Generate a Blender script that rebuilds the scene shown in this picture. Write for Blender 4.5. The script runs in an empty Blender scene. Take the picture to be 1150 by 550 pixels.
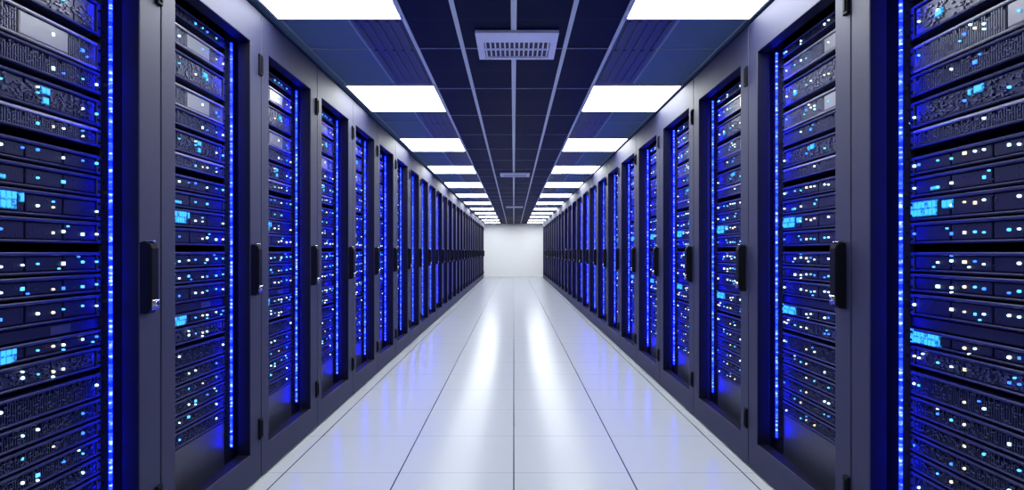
import bpy, bmesh, math, random
from mathutils import Vector

S = bpy.context.scene
COL = S.collection

# ------------------------------------------------------------------ camera, world, exposure
CAM_H = 1.16
cam_d = bpy.data.cameras.new('camera')
cam_d.sensor_width = 36.0
cam_d.lens = 36.0 * 650.0 / 1150.0
cam_d.shift_x = -2.0 / 1150.0
cam_d.shift_y = 7.0 / 1150.0
cam_d.clip_start = 0.02
cam = bpy.data.objects.new('camera', cam_d)
cam.location = (0, 0, CAM_H)
cam.rotation_euler = (math.radians(90), 0, 0)
COL.objects.link(cam)
S.camera = cam

W = bpy.data.worlds.new('world')
S.world = W
W.use_nodes = True
W.node_tree.nodes['Background'].inputs[0].default_value = (0.02, 0.035, 0.35, 1)  # added navy fill light, enters the open end behind the camera
W.node_tree.nodes['Background'].inputs[1].default_value = 0.35

S.view_settings.view_transform = 'Standard'
S.view_settings.look = 'None'
S.view_settings.exposure = 0.0
S.view_settings.gamma = 1.0
S.view_settings.use_curve_mapping = False
S.cycles.use_denoising = True
S.cycles.sample_clamp_indirect = 6.0
S.cycles.max_bounces = 8

PANEL_L = 15.5        # ceiling light panels
STRIP_L = 80.0       # blue light strips
LED_L = 3.2

# ------------------------------------------------------------------ dimensions
XL, XR = -1.29, 1.26          # rack fronts
CEIL = CAM_H + 1.24
RACK_H = CAM_H + 1.212
OPEN_B, OPEN_T = CAM_H - 1.0, CAM_H + 1.03
WALL_Y = 26.1
L_W, L_0, L_N = 0.841, 2.117 - 0.841, 28
R_W, R_0, R_N = 0.947, 2.163 - 0.947, 25
FACE_D = 0.105                 # how far the server faces sit behind the door face

ORD = ['nearest', 'second', 'third', 'fourth', 'fifth', 'sixth', 'seventh', 'eighth', 'ninth', 'tenth',
       'eleventh', 'twelfth', 'thirteenth', 'fourteenth', 'fifteenth', 'sixteenth', 'seventeenth',
       'eighteenth', 'nineteenth', 'twentieth', 'twenty-first', 'twenty-second', 'twenty-third',
       'twenty-fourth', 'twenty-fifth', 'twenty-sixth', 'twenty-seventh', 'twenty-eighth']


# ------------------------------------------------------------------ materials
def new_mat(name):
    m = bpy.data.materials.new(name)
    m.use_nodes = True
    nt = m.node_tree
    return m, nt, nt.nodes['Principled BSDF']


def simple(name, col, rough=0.5, metal=0.0, noise=0.0, scale=30.0, bump=0.0):
    m, nt, b = new_mat(name)
    b.inputs['Base Color'].default_value = (*col, 1)
    b.inputs['Roughness'].default_value = rough
    b.inputs['Metallic'].default_value = metal
    if noise or bump:
        tc = nt.nodes.new('ShaderNodeTexCoord')
        n = nt.nodes.new('ShaderNodeTexNoise')
        n.inputs['Scale'].default_value = scale
        n.inputs['Detail'].default_value = 4
        nt.links.new(tc.outputs['Object'], n.inputs['Vector'])
        if noise:
            mr = nt.nodes.new('ShaderNodeMapRange')
            mr.inputs['To Min'].default_value = max(0.03, rough - noise)
            mr.inputs['To Max'].default_value = rough + noise
            nt.links.new(n.outputs['Fac'], mr.inputs['Value'])
            nt.links.new(mr.outputs['Result'], b.inputs['Roughness'])
        if bump:
            bp = nt.nodes.new('ShaderNodeBump')
            bp.inputs['Strength'].default_value = bump
            bp.inputs['Distance'].default_value = 0.002
            nt.links.new(n.outputs['Fac'], bp.inputs['Height'])
            nt.links.new(bp.outputs['Normal'], b.inputs['Normal'])
    return m


def emit(name, col, strength, sample=True):
    m, nt, b = new_mat(name)
    b.inputs['Base Color'].default_value = (0.02, 0.02, 0.02, 1)
    b.inputs['Emission Color'].default_value = (*col, 1)
    b.inputs['Emission Strength'].default_value = strength
    if not sample:
        m.cycles.emission_sampling = 'NONE'
    return m


M = {}
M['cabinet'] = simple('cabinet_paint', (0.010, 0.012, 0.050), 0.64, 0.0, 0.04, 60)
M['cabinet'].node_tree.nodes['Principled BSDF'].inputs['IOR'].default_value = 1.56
M['jamb'] = simple('door_jamb_dark', (0.003, 0.003, 0.006), 0.65)
M['jamb'].node_tree.nodes['Principled BSDF'].inputs['Specular IOR Level'].default_value = 0.15
M['black'] = simple('black_plastic', (0.005, 0.005, 0.009), 0.5)
M['black'].node_tree.nodes['Principled BSDF'].inputs['Specular IOR Level'].default_value = 0.06
M['carcass'] = simple('carcass_paint', (0.035, 0.037, 0.05), 0.5)
M['rail'] = simple('rail_paint', (0.008, 0.009, 0.02), 0.55, 0.2)
M['chrome'] = simple('satin_steel', (0.62, 0.62, 0.66), 0.25, 1.0)
M['server'] = simple('server_steel', (0.013, 0.018, 0.068), 0.40, 0.15, 0.1, 80)
M['server_dark'] = simple('server_dark_face', (0.002, 0.003, 0.034), 0.46, 0.0, 0.08, 80)
for _k, _s in (('server', 0.35), ('server_dark', 0.25)):
    M[_k].node_tree.nodes['Principled BSDF'].inputs['Specular IOR Level'].default_value = _s
M['rib'] = simple('server_rib', (0.040, 0.048, 0.125), 0.36, 0.4)
M['rib_toplit'] = simple('server_rib_toplit', (0.13, 0.14, 0.20), 0.36, 0.4)  # lighter rib copy for the top servers, ceiling light put into the colour
M['server_toplit'] = simple('server_steel_toplit', (0.050, 0.055, 0.095), 0.38, 0.3, 0.1, 80)  # server steel lightened for the top units as if lit from the ceiling
M['lip'] = simple('server_lip', (0.28, 0.285, 0.32), 0.3, 0.6)
M['wall'] = simple('wall_paint', (0.93, 0.93, 0.96), 0.6, 0, 0, 20, 0.05)
M['side_wall'] = simple('side_wall_paint', (0.35, 0.35, 0.40), 0.7)
M['bar'] = simple('ceiling_bar', (0.62, 0.68, 0.68), 0.5)
M['bar_dim'] = simple('ceiling_cross_bar', (0.24, 0.28, 0.36), 0.5)
M['vent'] = simple('vent_paint', (0.78, 0.80, 0.90), 0.5)
M['vent_dark'] = simple('vent_void', (0.02, 0.022, 0.04), 0.6)
M['grille_dark'] = simple('grille_dark', (0.014, 0.022, 0.030), 0.5, 0.0)
M['grille_slat'] = simple('grille_slat', (0.022, 0.036, 0.055), 0.5, 0.0)
M['panel_frame'] = simple('panel_frame', (0.6, 0.6, 0.68), 0.4)
M['panel'] = emit('panel_light', (0.94, 0.98, 1.0), PANEL_L)
M['led_white'] = emit('led_white', (0.55, 0.86, 1.0), LED_L, False)
M['led_warm'] = emit('led_warm', (1.0, 0.92, 0.62), LED_L * 0.5, False)
M['led_cyan'] = emit('led_cyan', (0.07, 0.42, 1.0), LED_L * 0.8, False)
M['led_blue'] = emit('led_blue', (0.03, 0.16, 1.0), LED_L * 0.9, False)
LED = ['led_white', 'led_warm', 'led_cyan', 'led_blue']


def strip_mat():
    """dashes of unequal brightness with short dim gaps"""
    m, nt, b = new_mat('blue_strip')
    b.inputs['Base Color'].default_value = (0.02, 0.02, 0.05, 1)
    tc = nt.nodes.new('ShaderNodeTexCoord')
    sp = nt.nodes.new('ShaderNodeSeparateXYZ')
    nt.links.new(tc.outputs['Object'], sp.inputs[0])
    def noise(scale, detail):
        mp = nt.nodes.new('ShaderNodeMapping')
        mp.inputs['Scale'].default_value = (scale * 0.3, scale * 0.3, scale)
        n = nt.nodes.new('ShaderNodeTexNoise')
        n.inputs['Scale'].default_value = 1.0
        n.inputs['Detail'].default_value = detail
        nt.links.new(tc.outputs['Object'], mp.inputs['Vector'])
        nt.links.new(mp.outputs['Vector'], n.inputs['Vector'])
        return n.outputs['Fac']
    w = nt.nodes.new('ShaderNodeMath'); w.operation = 'MULTIPLY_ADD'
    w.inputs[1].default_value = 0.09
    nt.links.new(noise(9, 1), w.inputs[0]); nt.links.new(sp.outputs['Z'], w.inputs[2])
    gap = lines(nt, w.outputs[0], 0.083, 0.016)
    r = nt.nodes.new('ShaderNodeValToRGB')
    r.color_ramp.elements[0].position = 0.36
    r.color_ramp.elements[0].color = (0.0001, 0.0008, 0.30, 1)
    r.color_ramp.elements[1].position = 0.66
    r.color_ramp.elements[1].color = (0.011, 0.017, 1.0, 1)
    e = r.color_ramp.elements.new(0.53)
    e.color = (0.0006, 0.0026, 0.8, 1)
    nt.links.new(noise(75, 3), r.inputs['Fac'])
    c = mix_col(nt, gap, r.outputs['Color'], (0.0, 0.0004, 0.05))
    nt.links.new(c, b.inputs['Emission Color'])
    b.inputs['Emission Strength'].default_value = STRIP_L
    return m




def display_mat():
    m, nt, b = new_mat('cyan_readout')
    b.inputs['Base Color'].default_value = (0.01, 0.02, 0.03, 1)
    tc = nt.nodes.new('ShaderNodeTexCoord')
    n = nt.nodes.new('ShaderNodeTexNoise')
    n.inputs['Scale'].default_value = 120
    n.inputs['Detail'].default_value = 2
    nt.links.new(tc.outputs['Object'], n.inputs['Vector'])
    r = nt.nodes.new('ShaderNodeValToRGB')
    r.color_ramp.elements[0].position = 0.42
    r.color_ramp.elements[0].color = (0.0, 0.10, 0.55, 1)
    r.color_ramp.elements[1].position = 0.62
    r.color_ramp.elements[1].color = (0.04, 0.55, 1.0, 1)
    nt.links.new(n.outputs['Fac'], r.inputs['Fac'])
    nt.links.new(r.outputs['Color'], b.inputs['Emission Color'])
    b.inputs['Emission Strength'].default_value = 1.1
    return m


M['display'] = display_mat()
M['cell'] = emit('readout_cell', (0.03, 0.38, 1.0), 1.8)


def lines(nt, src, spacing, width, offset=0.0):
    """1 on the seam, 0 elsewhere, seams at offset + k*spacing"""
    a = nt.nodes.new('ShaderNodeMath'); a.operation = 'ADD'
    a.inputs[1].default_value = spacing / 2 - offset
    nt.links.new(src, a.inputs[0])
    p = nt.nodes.new('ShaderNodeMath'); p.operation = 'FLOORED_MODULO'
    p.inputs[1].default_value = spacing
    nt.links.new(a.outputs[0], p.inputs[0])
    s = nt.nodes.new('ShaderNodeMath'); s.operation = 'SUBTRACT'
    s.inputs[1].default_value = spacing / 2
    nt.links.new(p.outputs[0], s.inputs[0])
    ab = nt.nodes.new('ShaderNodeMath'); ab.operation = 'ABSOLUTE'
    nt.links.new(s.outputs[0], ab.inputs[0])
    l = nt.nodes.new('ShaderNodeMath'); l.operation = 'LESS_THAN'
    l.inputs[1].default_value = width / 2
    nt.links.new(ab.outputs[0], l.inputs[0])
    return l.outputs[0]


def mix_col(nt, fac, a, b):
    n = nt.nodes.new('ShaderNodeMix'); n.data_type = 'RGBA'
    nt.links.new(fac, n.inputs['Factor'])
    for sock, v in ((n.inputs[6], a), (n.inputs[7], b)):
        if isinstance(v, tuple):
            sock.default_value = (*v, 1)
        else:
            nt.links.new(v, sock)
    return n.outputs[2]


def floor_mat():
    m, nt, b = new_mat('floor_tiles')
    tc = nt.nodes.new('ShaderNodeTexCoord')
    sp = nt.nodes.new('ShaderNodeSeparateXYZ')
    nt.links.new(tc.outputs['Object'], sp.inputs[0])
    lx = lines(nt, sp.outputs['X'], 0.6, 0.0065)
    ly = lines(nt, sp.outputs['Y'], 0.606, 0.0045)
    c = mix_col(nt, ly, (0.43, 0.455, 0.465), (0.20, 0.23, 0.30))
    c = mix_col(nt, lx, c, (0.02, 0.02, 0.035))
    nt.links.new(c, b.inputs['Base Color'])
    n = nt.nodes.new('ShaderNodeTexNoise')
    n.inputs['Scale'].default_value = 2.5
    nt.links.new(tc.outputs['Object'], n.inputs['Vector'])
    mr = nt.nodes.new('ShaderNodeMapRange')
    mr.inputs['To Min'].default_value = 0.17
    mr.inputs['To Max'].default_value = 0.21
    nt.links.new(n.outputs['Fac'], mr.inputs['Value'])
    nt.links.new(mr.outputs['Result'], b.inputs['Roughness'])
    b.inputs['IOR'].default_value = 1.1
    return m


def ceiling_mat():
    m, nt, b = new_mat('ceiling_tiles')
    tc = nt.nodes.new('ShaderNodeTexCoord')
    sp = nt.nodes.new('ShaderNodeSeparateXYZ')
    nt.links.new(tc.outputs['Object'], sp.inputs[0])
    ab = nt.nodes.new('ShaderNodeMath'); ab.operation = 'ABSOLUTE'
    nt.links.new(sp.outputs['X'], ab.inputs[0])
    g = nt.nodes.new('ShaderNodeMath'); g.operation = 'GREATER_THAN'
    g.inputs[1].default_value = 0.587
    nt.links.new(ab.outputs[0], g.inputs[0])
    seam = lines(nt, sp.outputs['Y'], 0.435, 0.008, 3.1)
    centre = mix_col(nt, seam, (0.006, 0.009, 0.036), (0.02, 0.026, 0.07))
    c = mix_col(nt, g.outputs[0], centre, (0.10, 0.16, 0.26))
    nt.links.new(c, b.inputs['Base Color'])
    b.inputs['Roughness'].default_value = 0.6
    b.inputs['Specular IOR Level'].default_value = 0.04
    return m


M['floor'] = floor_mat()
M['strip'] = strip_mat()
M['ceiling'] = ceiling_mat()


def mesh_panel_mat():
    m, nt, b = new_mat('perforated_steel')
    tc = nt.nodes.new('ShaderNodeTexCoord')
    sp = nt.nodes.new('ShaderNodeSeparateXYZ')
    nt.links.new(tc.outputs['Object'], sp.inputs[0])
    d = nt.nodes.new('ShaderNodeMath'); d.operation = 'ADD'
    nt.links.new(sp.outputs['X'], d.inputs[0]); nt.links.new(sp.outputs['Z'], d.inputs[1])
    l = lines(nt, d.outputs[0], 0.012, 0.005)
    nt.links.new(mix_col(nt, l, (0.02, 0.021, 0.03), (0.10, 0.105, 0.14)), b.inputs['Base Color'])
    b.inputs['Roughness'].default_value = 0.4
    b.inputs['Metallic'].default_value = 0.3
    return m


M['perforated'] = mesh_panel_mat()


# ------------------------------------------------------------------ mesh helpers
class MB:
    """collects boxes into one mesh, several materials allowed"""
    def __init__(self):
        self.v, self.f, self.mi, self.mats = [], [], [], []

    def m(self, key):
        if key not in self.mats:
            self.mats.append(key)
        return self.mats.index(key)

    def box(self, x0, x1, y0, y1, z0, z1, key, ch=0.0):
        """box; ch chamfers the edges of the front (low y) face"""
        k, n = self.m(key), len(self.v)
        self.v += [(x0, y0 + ch, z0), (x1, y0 + ch, z0), (x1, y0 + ch, z1), (x0, y0 + ch, z1),
                   (x0, y1, z0), (x1, y1, z0), (x1, y1, z1), (x0, y1, z1)]
        fs = [(4, 7, 6, 5), (0, 4, 5, 1), (3, 2, 6, 7), (0, 3, 7, 4), (1, 5, 6, 2)]
        if ch:
            self.v += [(x0 + ch, y0, z0 + ch), (x1 - ch, y0, z0 + ch), (x1 - ch, y0, z1 - ch), (x0 + ch, y0, z1 - ch)]
            fs += [(8, 9, 10, 11), (0, 1, 9, 8), (1, 2, 10, 9), (2, 3, 11, 10), (3, 0, 8, 11)]
        else:
            fs.append((0, 1, 2, 3))
        for f in fs:
            self.f.append(tuple(n + i for i in f)); self.mi.append(k)

    def disc(self, x, z, y0, y1, r, key, n=10, dome=0.3):
        """small round boss facing the front (low y)"""
        k, b = self.m(key), len(self.v)
        for (yy, rr) in ((y1, r), (y0 + (y1 - y0) * dome, r), (y0, r * 0.72)):
            for i in range(n):
                a = 2 * math.pi * i / n
                self.v.append((x + rr * math.cos(a), yy, z + rr * math.sin(a)))
        for ring in range(2):
            for i in range(n):
                j = (i + 1) % n
                self.f.append((b + ring * n + i, b + ring * n + j, b + (ring + 1) * n + j, b + (ring + 1) * n + i)); self.mi.append(k)
        self.f.append(tuple(b + 2 * n + i for i in range(n))); self.mi.append(k)

    def mesh(self, name):
        me = bpy.data.meshes.new(name)
        me.from_pydata(self.v, [], self.f)
        for k in self.mats:
            me.materials.append(M[k])
        me.polygons.foreach_set('material_index', self.mi)
        me.update()
        return me

    def build(self, name, parent=None):
        return link(name, self.mesh(name), parent)


def link(name, me, parent=None, loc=None):
    o = bpy.data.objects.new(name, me)
    COL.objects.link(o)
    if parent is not None:
        o.parent = parent
    if loc is not None:
        o.location = loc
    return o


def empty(name, loc, rz=0.0):
    o = bpy.data.objects.new(name, None)
    o.empty_display_size = 0.1
    COL.objects.link(o)
    o.location = loc
    o.rotation_euler = (0, 0, rz)
    return o


def tag(o, label, cat, group=None):
    o['label'] = label
    o['category'] = cat
    if group:
        o['group'] = group
    return o


def kids(o):
    return [c for c in TREE.get(o.name, [])]


TREE = {}


def remember(root):
    """children lists by name, so copies need no scene scan"""
    def rec(o):
        TREE[o.name] = list(o.children)
        for c in o.children:
            rec(c)
    bpy.context.view_layer.update()
    rec(root)


def copy_tree(o, parent=None):
    c = o.copy()
    COL.objects.link(c)
    if parent is not None:
        c.parent = parent
    for ch in kids(o):
        copy_tree(ch, c)
    return c


def structure(name, mb):
    o = mb.build(name)
    o['kind'] = 'structure'
    return o


# ------------------------------------------------------------------ room shell
mb = MB(); mb.box(-2.6, 2.6, -2.0, WALL_Y + 0.1, -0.1, 0.0, 'floor'); structure('floor', mb)
mb = MB(); mb.box(-2.6, 2.6, -2.0, WALL_Y + 0.1, CEIL, CEIL + 0.1, 'ceiling'); structure('ceiling', mb)
mb = MB(); mb.box(-2.6, 2.6, WALL_Y, WALL_Y + 0.1, 0, CEIL, 'wall'); structure('wall_back', mb)
mb = MB(); mb.box(-2.7, -2.6, -2.0, WALL_Y + 0.1, 0, CEIL, 'side_wall'); structure('wall_left', mb)
mb = MB(); mb.box(2.6, 2.7, -2.0, WALL_Y + 0.1, 0, CEIL, 'side_wall'); structure('wall_right', mb)

PAN0, PAND, PANL = 2.27, 2.025, 0.80
PX0, PX1 = 0.587, 1.255
# ceiling grid of metal bars
mb = MB()
zb0, zb1 = CEIL - 0.006, CEIL + 0.001
for x, w in ((0.0, 0.030), (-0.31, 0.024), (0.31, 0.024), (-PX0, 0.020), (PX0, 0.020)):
    mb.box(x - w / 2, x + w / 2, -2.0, WALL_Y, zb0, zb1, 'bar')
for s in (-1, 1):
    for x, w in ((0.885, 0.012), (1.245, 0.010)):
        mb.box(s * x - w / 2, s * x + w / 2, -2.0, WALL_Y, zb0 + 0.002, zb1, 'bar_dim')
for k in range(-1, 12):
    y = PAN0 + PAND * k + PANL + 0.47
    if y < WALL_Y:
        for s in (-1, 1):
            a, b = sorted((s * PX0, s * 1.25))
            mb.box(a, b, y - 0.005, y + 0.005, zb0 + 0.002, zb1, 'bar_dim')
for k in range(-3, 25):
    y = 3.535 + 0.87 * k
    mb.box(-PX0, PX0, y - 0.0045, y + 0.0045, zb0 + 0.002, zb1, 'bar_dim')
structure('trim_1', mb)

# ------------------------------------------------------------------ ceiling lights
mb = MB()
hx, hy = (PX1 - PX0) / 2, PANL / 2
fr = 0.012
for a in ((-hx, hx, -hy, -hy + fr), (-hx, hx, hy - fr, hy), (-hx, -hx + fr, -hy + fr, hy - fr), (hx - fr, hx, -hy + fr, hy - fr)):
    mb.box(a[0], a[1], a[2], a[3], -0.012, 0, 'panel_frame')
light_frame = mb.mesh('frame')
mb = MB(); mb.box(-hx + fr, hx - fr, -hy + fr, hy - fr, -0.010, -0.001, 'panel'); light_diff = mb.mesh('diffuser')
for s, side in ((-1, 'left'), (1, 'right')):
    for k in range(-1, 12):
        t = empty('ceiling_light', (s * (PX0 + PX1) / 2, PAN0 + PAND * k + PANL / 2, CEIL - 0.001))
        n = k + 1
        tag(t, ('bright white ceiling light panel over the aisle, %s from the camera in %s column'
                % (ORD[k], side)) if k >= 0 else
            'bright white ceiling light panel overhead beside the camera, %s column' % side,
            'ceiling light', 'ceiling light panels of the %s column' % side)
        link('frame', light_frame, t)
        link('diffuser', light_diff, t)


# ------------------------------------------------------------------ air vents of the middle strip
def vent_meshes():
    w, d = 0.235, 0.225
    f = MB()
    # sloping picture-frame border with a wide near side
    f.box(-w, w, -d, -d + 0.15, -0.016, 0, 'vent')
    f.box(-w, w, d - 0.035, d, -0.016, 0, 'vent')
    f.box(-w, -w + 0.04, -d + 0.15, d - 0.035, -0.016, 0, 'vent')
    f.box(w - 0.04, w, -d + 0.15, d - 0.035, -0.016, 0, 'vent')
    b = MB(); b.box(-w + 0.041, w - 0.041, -d + 0.151, d - 0.036, -0.006, -0.001, 'vent_dark')
    s = MB()
    n = 14
    for i in range(n):
        x = -w + 0.05 + (2 * w - 0.10) * i / (n - 1)
        s.box(x - 0.0045, x + 0.0045, -d + 0.151, d - 0.036, -0.0125, -0.007, 'vent')
    s.box(-w + 0.041, w - 0.041, 0.045, 0.062, -0.014, -0.007, 'vent')
    return f.mesh('frame'), b.mesh('backing'), s.mesh('louvers')


vf, vb, vs = vent_meshes()
for i, y in enumerate((3.455, 9.30, 16.1)):
    t = empty('ceiling_vent', (0.018, y, CEIL - 0.0062))
    tag(t, ['square pale air vent with slotted face in the dark middle ceiling strip, nearest of them',
            'square pale air vent in the dark middle ceiling strip, second from the camera',
            'square pale air vent in the dark middle ceiling strip, closest to the end wall'][i],
        'air vent', 'air vents along the middle of the ceiling')
    link('frame', vf, t); link('backing', vb, t); link('louvers', vs, t)

# dark slotted grilles between the light panels
gap = PAND - PANL
gw, gd = 0.13, gap / 2 - 0.02
mb = MB(); mb.box(-gw, gw, -gd, gd, -0.004, 0, 'grille_dark'); g_plate = mb.mesh('plate')
mb = MB()
for i in range(5):
    x = -gw + 0.02 + (2 * gw - 0.04) * i / 4
    for (a, b) in ((-gd + 0.015, -0.15), (-0.13, gd - 0.015)):
        mb.box(x - 0.008, x + 0.008, a, b, -0.010, -0.0041, 'grille_slat')
g_slats = mb.mesh('slats')
for s, side in ((-1, 'left'), (1, 'right')):
    for k in range(0, 10):
        t = empty('ceiling_grille', (s * 0.735, PAN0 + PAND * k + PANL + gap / 2, CEIL - 0.0001))
        tag(t, 'dark slotted ceiling grille behind the %s light panel of the %s column' % (ORD[k], side),
            'ceiling grille', 'dark grilles of the %s ceiling column' % side)
        link('plate', g_plate, t); link('slats', g_slats, t)


# ------------------------------------------------------------------ cabinets
SIDE = {
    'left': dict(x=XL, w=L_W, y0=L_0, n=L_N, rz=math.pi / 2, o0=-0.3305, o1=0.2985, strip=0.2715, s0=-0.345, s1=0.262,
                 hx=0.322, near=-1),
    'right': dict(x=XR, w=R_W, y0=R_0, n=R_N, rz=-math.pi / 2, o0=-0.3595, o1=0.3675, strip=-0.316, s0=-0.306, s1=0.380,
                  hx=0.419, near=1),
}


def ring(x0, x1, z0, z1, a0, a1, b0, b1, y0, y1, key, bev):
    """rectangular frame with bevelled edges: outer x0..x1,z0..z1, opening a0..a1,b0..b1"""
    bm = bmesh.new()
    def q(xa, xb, za, zb, y):
        return [bm.verts.new(p) for p in ((xa, y, za), (xb, y, za), (xb, y, zb), (xa, y, zb))]
    of, inf, ob, ib = q(x0, x1, z0, z1, y0), q(a0, a1, b0, b1, y0), q(x0, x1, z0, z1, y1), q(a0, a1, b0, b1, y1)
    for i in range(4):
        j = (i + 1) % 4
        bm.faces.new((of[i], of[j], inf[j], inf[i]))
        bm.faces.new((ob[j], ob[i], ib[i], ib[j]))
        bm.faces.new((of[j], of[i], ob[i], ob[j]))
        bm.faces.new((inf[i], inf[j], ib[j], ib[i]))
    bm.normal_update()
    ed = [e for e in bm.edges if all(abs(v.co.y - y0) < 1e-6 for v in e.verts)
          and not (e.link_faces[0].normal - e.link_faces[1].normal).length < 1e-4]
    bmesh.ops.bevel(bm, geom=ed, offset=bev, segments=2, affect='EDGES', profile=0.5)
    bmesh.ops.recalc_face_normals(bm, faces=bm.faces)
    me = bpy.data.meshes.new('door')
    bm.to_mesh(me); bm.free()
    me.materials.append(M[key])
    me.materials.append(M['jamb'])
    for p in me.polygons:          # darker colour on the four inner sides of the opening
        c = p.center
        if c.y > y0 + bev * 1.5 and a0 - 1e-3 < c.x < a1 + 1e-3 and b0 - 1e-3 < c.z < b1 + 1e-3 and c.y < y1 - 1e-4:
            p.material_index = 1
    return me


def handle_meshes(x):
    """swing handle: tapered grip standing off the door, silver key lock at its foot"""
    zt, zb = CAM_H + 0.030, CAM_H - 0.217
    bm = bmesh.new()
    hw = 0.022
    prof = [(0.0, zb), (0.0, zt), (-0.018, zt + 0.004), (-0.034, zt - 0.004), (-0.040, zt - 0.020),
            (-0.040, zb + 0.045), (-0.036, zb + 0.012), (-0.024, zb)]
    a = [bm.verts.new((x - hw, y, z)) for y, z in prof]
    b = [bm.verts.new((x + hw, y, z)) for y, z in prof]
    bm.faces.new(a); bm.faces.new(list(reversed(b)))
    n = len(prof)
    for i in range(n):
        j = (i + 1) % n
        bm.faces.new((a[j], a[i], b[i], b[j]))
    bmesh.ops.recalc_face_normals(bm, faces=bm.faces)
    bmesh.ops.bevel(bm, geom=[e for e in bm.edges if abs(e.verts[0].co.x - e.verts[1].co.x) < 1e-6 and
                              all(v.co.y < -0.005 for v in e.verts)], offset=0.005, segments=2, affect='EDGES', profile=0.5)
    me = bpy.data.meshes.new('handle'); bm.to_mesh(me); bm.free()
    me.materials.append(M['black'])
    lk = MB()
    lk.box(x - 0.019, x + 0.019, -0.0435, -0.0375, zb + 0.014, zb + 0.048, 'chrome', 0.002)
    lk.disc(x, zb + 0.036, -0.049, -0.0437, 0.010, 'chrome', 14)
    lk.box(x - 0.002, x + 0.002, -0.0505, -0.0491, zb + 0.030, zb + 0.042, 'black')
    cp = MB()
    cp.box(x - 0.020, x + 0.020, -0.030, -0.006, zt + 0.0035, zt + 0.008, 'chrome', 0.002)
    return me, lk.mesh('lock'), cp.mesh('cap')


def make_cabinet(side):
    P = SIDE[side]
    w = P['w']; g = 0.003
    x0, x1 = -w / 2 + g, w / 2 - g
    root = empty('server_cabinet', (0, 0, 0))
    b = MB()
    D0, D1 = 0.062, 1.0
    b.box(x0, x0 + 0.02, D0, D1, 0.0, RACK_H, 'cabinet')
    b.box(x1 - 0.02, x1, D0, D1, 0.0, RACK_H, 'cabinet')
    b.box(x0 + 0.02, x1 - 0.02, D0, D1, RACK_H - 0.02, RACK_H, 'cabinet')
    b.box(x0 + 0.02, x1 - 0.02, D0, D1, 0.0, 0.06, 'cabinet')
    b.box(x0 + 0.02, x1 - 0.02, D1 - 0.02, D1, 0.06, RACK_H - 0.02, 'carcass')
    b.build('body', root)
    d = link('door', ring(x0, x1, 0.012, RACK_H, P['o0'], P['o1'], OPEN_B, OPEN_T, 0.0, 0.060, 'cabinet', 0.003), root)
    h, lk, cp = handle_meshes(P['hx'])
    link('handle', h, d); link('lock', lk, d); link('handle_cap', cp, d)
    for zc in (CAM_H + 0.944, CAM_H - 0.90):
        m = MB()
        m.box(x1 - 0.034, x1 - 0.001, -0.012, -0.0002, zc - 0.052, zc + 0.052, 'black', 0.003)
        m.box(x1 - 0.020, x1 - 0.008, -0.017, -0.0121, zc - 0.040, zc + 0.040, 'black', 0.003)
        m.build('hinge', d)
    # mounting rails beside the servers
    for (a, bb) in ((x0 + 0.021, P['s0'] - 0.001), (P['s1'] + 0.001, x1 - 0.021)):
        m = MB()
        m.box(a, bb, FACE_D + 0.002, FACE_D + 0.02, 0.061, RACK_H - 0.021, 'rail')
        for i in range(24):
            z = 0.2 + i * 0.085
            for xx in (a + 0.01, bb - 0.012):
                m.box(xx - 0.003, xx + 0.003, FACE_D + 0.0005, FACE_D + 0.002, z, z + 0.008, 'black')
        m.build('mounting_rail', root)
    # blue light strip in its channel
    xs = P['strip']
    m = MB()
    m.box(xs - 0.0036, xs + 0.0036, FACE_D - 0.020, FACE_D - 0.017, OPEN_B + 0.045, OPEN_T - 0.012, 'rail')
    for i in range(6):          # stand-off clips back to the rail
        z = OPEN_B + 0.10 + i * (OPEN_T - OPEN_B - 0.2) / 5
        m.box(xs - 0.003, xs + 0.003, FACE_D - 0.0169, FACE_D + 0.0005, z - 0.006, z + 0.006, 'rail')
    ch = m.build('light_channel', root)
    m = MB()
    m.box(xs - 0.0032, xs + 0.0032, FACE_D - 0.028, FACE_D - 0.0202, OPEN_B + 0.05, OPEN_T - 0.02, 'strip')
    m.build('light_strip', ch)
    # blank plate in the middle and perforated plate at the bottom
    s0, s1 = P['s0'] + 0.001, P['s1'] - 0.001
    m = MB(); m.box(s0, s1, FACE_D + 0.006, FACE_D + 0.02, CAM_H - 0.258, CAM_H - 0.223, 'server_dark', 0.002)
    bp = m.build('blanking_plate', root)
    m = MB()
    m.box(s1 - 0.21, s1 - 0.13, FACE_D + 0.004, FACE_D + 0.0059, CAM_H - 0.254, CAM_H - 0.229, 'rib')
    m.build('label_plate', bp)
    m = MB(); m.box(s0, s1, FACE_D + 0.004, FACE_D + 0.02, 0.061, CAM_H - 0.826, 'perforated', 0.002)
    m.build('perforated_plate', root)
    remember(root)
    return root


for side in ('left', 'right'):
    P = SIDE[side]
    proto = make_cabinet(side)
    for i in range(P['n']):
        c = proto if i == 0 else copy_tree(proto)
        c.location = (P['x'], P['y0'] + P['w'] * (i + 0.5), 0)
        c.rotation_euler = (0, 0, P['rz'])
        last = i == P['n'] - 1
        if i == 0:
            lab = 'grey server cabinet with blue light strip, nearest the camera in the %s row' % side
        elif last:
            lab = 'grey server cabinet with blue light strip at the white end wall, %s row' % side
        else:
            lab = 'grey server cabinet with blue light strip, %s from the camera in the %s row' % (ORD[i], side)
        tag(c, lab, 'server cabinet', 'server cabinets of the %s row' % side)

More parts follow.
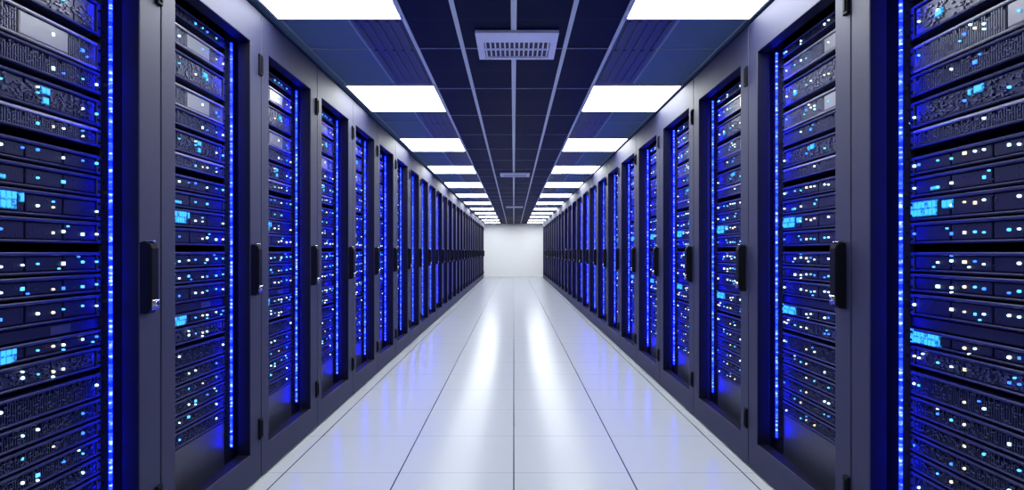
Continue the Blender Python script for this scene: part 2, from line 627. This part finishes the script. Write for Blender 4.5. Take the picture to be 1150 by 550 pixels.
# ------------------------------------------------------------------ servers
# top and bottom of each unit relative to the camera height, kind of front, wording
SLOTS = [
    (1.025, 0.975, 'ribbed', 'blue-grey slotted server'),
    (0.945, 0.859, 'half', 'grey server with half slotted front'),
    (0.835, 0.722, 'chips', 'tall grey server with speckled front'),
    (0.697, 0.605, 'half', 'grey server with bright metal lip'),
    (0.600, 0.525, 'ribbed', 'grey finely slotted server'),
    (0.508, 0.418, 'chips', 'speckled server with two cyan buttons'),
    (0.411, 0.348, 'ribbed', 'dark slotted server with silver lip'),
    (0.321, 0.257, 'plain', 'dark server with row of lights'),
    (0.252, 0.182, 'plain', 'dark server with small cyan bar'),
    (0.178, 0.102, 'plain', 'dark server with wide cyan readout'),
    (0.098, 0.024, 'plain', 'dark server with lights in a row'),
    (-0.002, -0.070, 'plain', 'dark server below a black gap'),
    (-0.075, -0.138, 'plain', 'dark smooth server with small lights'),
    (-0.144, -0.219, 'plain', 'dark server above the blank plate'),
    (-0.262, -0.316, 'plain', 'dark server with cyan readout'),
    (-0.321, -0.392, 'chips', 'dark speckled server with lights'),
    (-0.408, -0.489, 'ribbed', 'navy slotted server'),
    (-0.495, -0.558, 'ribbed', 'navy slotted server'),
    (-0.564, -0.620, 'ribbed', 'navy slotted server'),
    (-0.625, -0.684, 'ribbed', 'navy slotted server'),
    (-0.690, -0.747, 'ribbed', 'navy slotted server'),
    (-0.753, -0.820, 'ribbed', 'navy slotted server'),
]
# light columns, distance from the strip-side edge
COLS = {'left': [0.022, 0.085, 0.165, 0.205, 0.262, 0.315, 0.385, 0.44, 0.49, 0.545],
        'right': [0.022, 0.045, 0.132, 0.190, 0.242, 0.282, 0.315, 0.400, 0.432, 0.50, 0.56, 0.62]}
WARM = {'left': 0.205, 'right': 0.242}


def slot_lights(side, si):
    """(x, z, width, height, colour, round) in server coordinates"""
    P = SIDE[side]
    w = P['s1'] - P['s0']
    rnd = random.Random(1000 * (side == 'right') + si * 7 + 3)
    top, bot, kind, _ = SLOTS[si]
    h = top - bot
    out = []
    dense = 0.46 if si < 7 else (0.74 if si < 16 else 0.44)
    zrow = h * rnd.uniform(0.40, 0.58)
    for u in COLS[side]:
        x = (w / 2 - u) if side == 'left' else (-w / 2 + u)
        if si in (9, 14) and ((side == 'left' and 0.31 < u < 0.49) or (side == 'right' and u < 0.16)):
            continue
        if rnd.random() > dense:
            continue
        col = 1 if (abs(u - WARM[side]) < 0.001 and si > 5) else rnd.choices([0, 1, 2, 3], [0.5, 0.08, 0.27, 0.15])[0]
        z = zrow + h * rnd.uniform(-0.07, 0.07)
        sz = rnd.uniform(0.006, 0.0098)
        if rnd.random() < 0.28:
            out.append((x, z, sz * rnd.uniform(0.7, 1.5), sz * 1.1, col, False))
        else:
            out.append((x, z, sz, sz * 1.15, col, True))
        if rnd.random() < 0.22:
            out.append((x + rnd.choice([-0.018, 0.0, 0.018]), min(h - 0.012, z + rnd.choice([0.017, -0.015])), 0.006, 0.007, rnd.choice([0, 2, 3]), True))
    return out


def slot_displays(side, si):
    """readouts: (x0, x1, z0, z1)"""
    P = SIDE[side]
    w = P['s1'] - P['s0']
    h = SLOTS[si][0] - SLOTS[si][1]
    L = {2: [(0.165, 0.198, 0.55, 0.75)], 5: [(0.218, 0.25, 0.55, 0.78), (0.222, 0.245, 0.22, 0.45)],
         8: [(0.37, 0.43, 0.25, 0.42)], 9: [(0.335, 0.475, 0.22, 0.88), (0.31, 0.325, 0.5, 0.85)], 14: [(0.335, 0.475, 0.06, 0.94)]}
    R = {2: [(0.12, 0.15, 0.30, 0.5)], 5: [(0.255, 0.268, 0.55, 0.76), (0.278, 0.31, 0.55, 0.8)],
         8: [(0.10, 0.13, 0.25, 0.42)], 9: [(0.006, 0.125, 0.2, 0.85), (0.150, 0.195, 0.45, 0.8)], 14: [(0.004, 0.138, 0.06, 0.96)]}
    out = []
    for (a, b, c, d) in (L if side == 'left' else R).get(si, []):
        if side == 'left':
            out.append((w / 2 - b, w / 2 - a, c * h, d * h))
        else:
            out.append((-w / 2 + a, -w / 2 + b, c * h, d * h))
    return out


def chassis_mesh(side, si):
    """front at y=0; body behind, lips and ears in front"""
    P = SIDE[side]
    w = P['s1'] - P['s0'] - 0.004
    top, bot, kind, _ = SLOTS[si]
    h = top - bot
    face = 'server_dark' if kind == 'plain' else ('server_toplit' if si < 5 else 'server')
    m = MB()
    m.box(-w / 2 + 0.02, w / 2 - 0.02, 0.010, 0.62, 0.001, h - 0.001, face)
    for s in (-1, 1):                       # rack ears with thumb screws
        a, b = sorted((s * w / 2, s * (w / 2 - 0.0195)))
        m.box(a, b, 0.0, 0.009, 0.001, h - 0.001, 'server', 0.002)
        for z in (h * 0.25, h * 0.75):
            m.disc(s * (w / 2 - 0.0095), z, -0.006, 0.0, 0.0045, 'black', 8)
    lt = 'lip' if si in (1, 3, 6) else 'server'
    m.box(-w / 2 + 0.02, w / 2 - 0.02, -0.004, 0.0099, h - 0.011, h - 0.001, lt, 0.003)
    m.box(-w / 2 + 0.02, w / 2 - 0.02, -0.003, 0.0099, 0.001, 0.009, 'lip' if si in (1, 3) else ('server_dark' if kind == 'plain' else 'server'), 0.003)
    return m.mesh('rack_server')


def front_mesh(side, si):
    P = SIDE[side]
    w = P['s1'] - P['s0'] - 0.046
    top, bot, kind, _ = SLOTS[si]
    h = top - bot
    rnd = random.Random(si * 13 + (side == 'right'))
    m = MB()
    z0, z1 = 0.010, h - 0.012
    if kind == 'plain':
        # smooth cover with long shallow panel lines
        n = 4
        for i in range(n):
            a = -w / 2 + w * i / n + 0.003
            b = -w / 2 + w * (i + 1) / n - 0.003
            m.box(a, b, 0.003, 0.0099, z0 + 0.002, z1 - 0.002, 'server_dark', 0.002)
        for i in range(26):
            x = rnd.uniform(-w / 2 + 0.01, w / 2 - 0.01)
            zz = rnd.uniform(z0 + 0.006, z1 - 0.008)
            m.box(x, x + rnd.uniform(0.003, 0.010), 0.0015, 0.003, zz, zz + rnd.uniform(0.002, 0.005), 'server')
        return m.mesh('cover')
    x_from, x_to = -w / 2, w / 2
    if kind == 'half':
        a, b = (-0.02, 0.16) if side == 'left' else (0.05, 0.24)
        m.box(a, b, 0.001, 0.0099, z0 + 0.002, z1 - 0.002, 'lip', 0.003)
        spans = [(x_from, a - 0.004), (b + 0.004, x_to)]
    elif kind == 'chips':
        nb = 6
        for i in range(nb):
            a = -w / 2 + w * i / nb + 0.002
            b = -w / 2 + w * (i + 1) / nb - 0.002
            m.box(a, b, 0.005, 0.0099, z0 + 0.001, z1 - 0.001, 'server_toplit' if si < 5 else 'server', 0.002)
        for i in range(260):
            x = rnd.uniform(-w / 2 + 0.01, w / 2 - 0.016)
            zz = rnd.uniform(z0 + 0.004, z1 - 0.010)
            m.box(x, x + rnd.uniform(0.002, 0.012), 0.0005, 0.005, zz, zz + rnd.uniform(0.002, 0.008), 'rib_toplit' if si < 5 else 'rib')
        return m.mesh('drive_bays')
    else:
        spans = [(x_from, x_to)]
    for (a, b) in spans:
        x = a
        while x < b - 0.004:
            k = 'rib_toplit' if si < 4 else ('rib' if si < 16 else 'server')
            m.box(x, x + 0.0035, 0.002, 0.0099, z0, z1 - rnd.choice([0.0, 0.0, 0.006, 0.012]), k)
            x += 0.0085
        for i in range(int(150 * (b - a) / w)):
            xx = rnd.uniform(a, b - 0.012)
            zz = rnd.uniform(z0, z1 - 0.006)
            m.box(xx, xx + rnd.uniform(0.004, 0.012), 0.0, 0.002, zz, zz + rnd.uniform(0.0015, 0.004), 'rib')
    return m.mesh('grille')


def add_light(m, x, z, lw, lh, col, rnd_, y=0.0):
    if rnd_:
        m.disc(x, z, y - 0.004, y + 0.004, lw / 2, LED[col], 10)
    else:
        m.box(x - lw / 2, x + lw / 2, y - 0.003, y + 0.004, z - lh / 2, z + lh / 2, LED[col], 0.001)


def add_display(m, d, y=-0.001, detail=True):
    x0, x1, z0, z1 = d
    m.box(x0, x1, y, y + 0.009, z0, z1, 'display', 0.001)
    if detail:
        nx = max(1, int((x1 - x0) / 0.016)); nz = max(1, int((z1 - z0) / 0.018))
        cw, chh = (x1 - x0) / nx, (z1 - z0) / nz
        for i in range(nx):
            for j in range(nz):
                if (i * 7 + j * 5) % 4 == 1:
                    continue
                m.box(x0 + i * cw + 0.002, x0 + (i + 1) * cw - 0.0015, y - 0.001, y - 0.0001,
                      z0 + j * chh + 0.003, z0 + (j + 1) * chh - 0.003, 'cell')


NEAR_IND = {'left': 7, 'right': 6}    # cabinets whose servers are individual
LED_IND = 7                           # of those, cabinets whose lights are separate parts
ear_cache = {}


def make_server(side, si, split):
    o = link('rack_server', chassis_mesh(side, si) if (side, si) not in ear_cache else ear_cache[(side, si)][0])
    if (side, si) not in ear_cache:
        fm = front_mesh(side, si)
        ear_cache[(side, si)] = (o.data, fm)
    fm = ear_cache[(side, si)][1]
    link(fm.name.split('.')[0], fm, o)
    lights = slot_lights(side, si)
    if split:
        for (x, z, lw, lh, c, r) in lights:
            m = MB(); add_light(m, 0, 0, lw, lh, c, r)
            link('status_light', m.mesh('status_light'), o, (x, 0, z))
    else:
        m = MB()
        for l in lights:
            add_light(m, *l)
        if lights:
            m.build('status_lights', o)
    for d in slot_displays(side, si):
        m = MB(); add_display(m, d); m.build('readout', o)
    remember(o)
    return o


stuff = MB()
for side in ('left', 'right'):
    P = SIDE[side]
    xc = (P['s0'] + P['s1']) / 2
    ca, sa = math.cos(P['rz']), math.sin(P['rz'])
    for si in range(len(SLOTS)):
        protos = {}
        top, bot, kind, look = SLOTS[si]
        for i in range(NEAR_IND[side]):
            if i == 0 and si < (2 if side == 'left' else 1):
                continue
            split = i < LED_IND
            if split not in protos:
                o = protos[split] = make_server(side, si, split)
            else:
                o = copy_tree(protos[split])
            cy = P['y0'] + P['w'] * (i + 0.5)
            lx, ly = xc, FACE_D
            o.location = (P['x'] + lx * ca - ly * sa, cy + lx * sa + ly * ca, CAM_H + bot)
            o.rotation_euler = (0, 0, P['rz'])
            n_top = si - (0 if i else (2 if side == 'left' else 1))
            n_bot = len(SLOTS) - 1 - si
            if n_bot == 0:
                pos = 'lowest'
            elif n_bot < 6:
                pos = ORD[n_bot] + ' from bottom'
            elif n_top == 0:
                pos = 'topmost'
            else:
                pos = ORD[n_top] + ' from top'
            tag(o, '%s, %s in the %s %s cabinet' % (look, pos, ORD[i], side), 'server',
                'servers in the %s %s cabinet' % (ORD[i], side))
        # the far cabinets, too deep in the picture to tell apart
        for i in range(NEAR_IND[side], P['n']):
            cy = P['y0'] + P['w'] * (i + 0.5)
            m = MB()
            h = top - bot
            w = P['s1'] - P['s0'] - 0.004
            face = 'server_dark' if kind == 'plain' else ('server_toplit' if si < 5 else 'server')
            m.box(-w / 2, w / 2, 0.003, 0.5, 0.001, h - 0.001, face)
            m.box(-w / 2, w / 2, -0.003, 0.0029, h - 0.010, h - 0.001, 'lip' if si in (1, 3, 6) else face)
            for l in slot_lights(side, si):
                add_light(m, l[0], l[1], l[2], l[3], l[4], False)
            for d in slot_displays(side, si):
                add_display(m, d, -0.001, False)
            n = len(stuff.v)
            for (x, y, z) in m.v:
                lx, ly = x + xc, y + FACE_D
                stuff.v.append((P['x'] + lx * ca - ly * sa, cy + lx * sa + ly * ca, z + CAM_H + bot))
            for f, k in zip(m.f, m.mi):
                stuff.f.append(tuple(n + q for q in f))
                stuff.mi.append(stuff.m(m.mats[k]))
so = stuff.build('rack_servers')
so['kind'] = 'stuff'
tag(so, 'dark servers with tiny lights filling the distant cabinets of both rows', 'server')
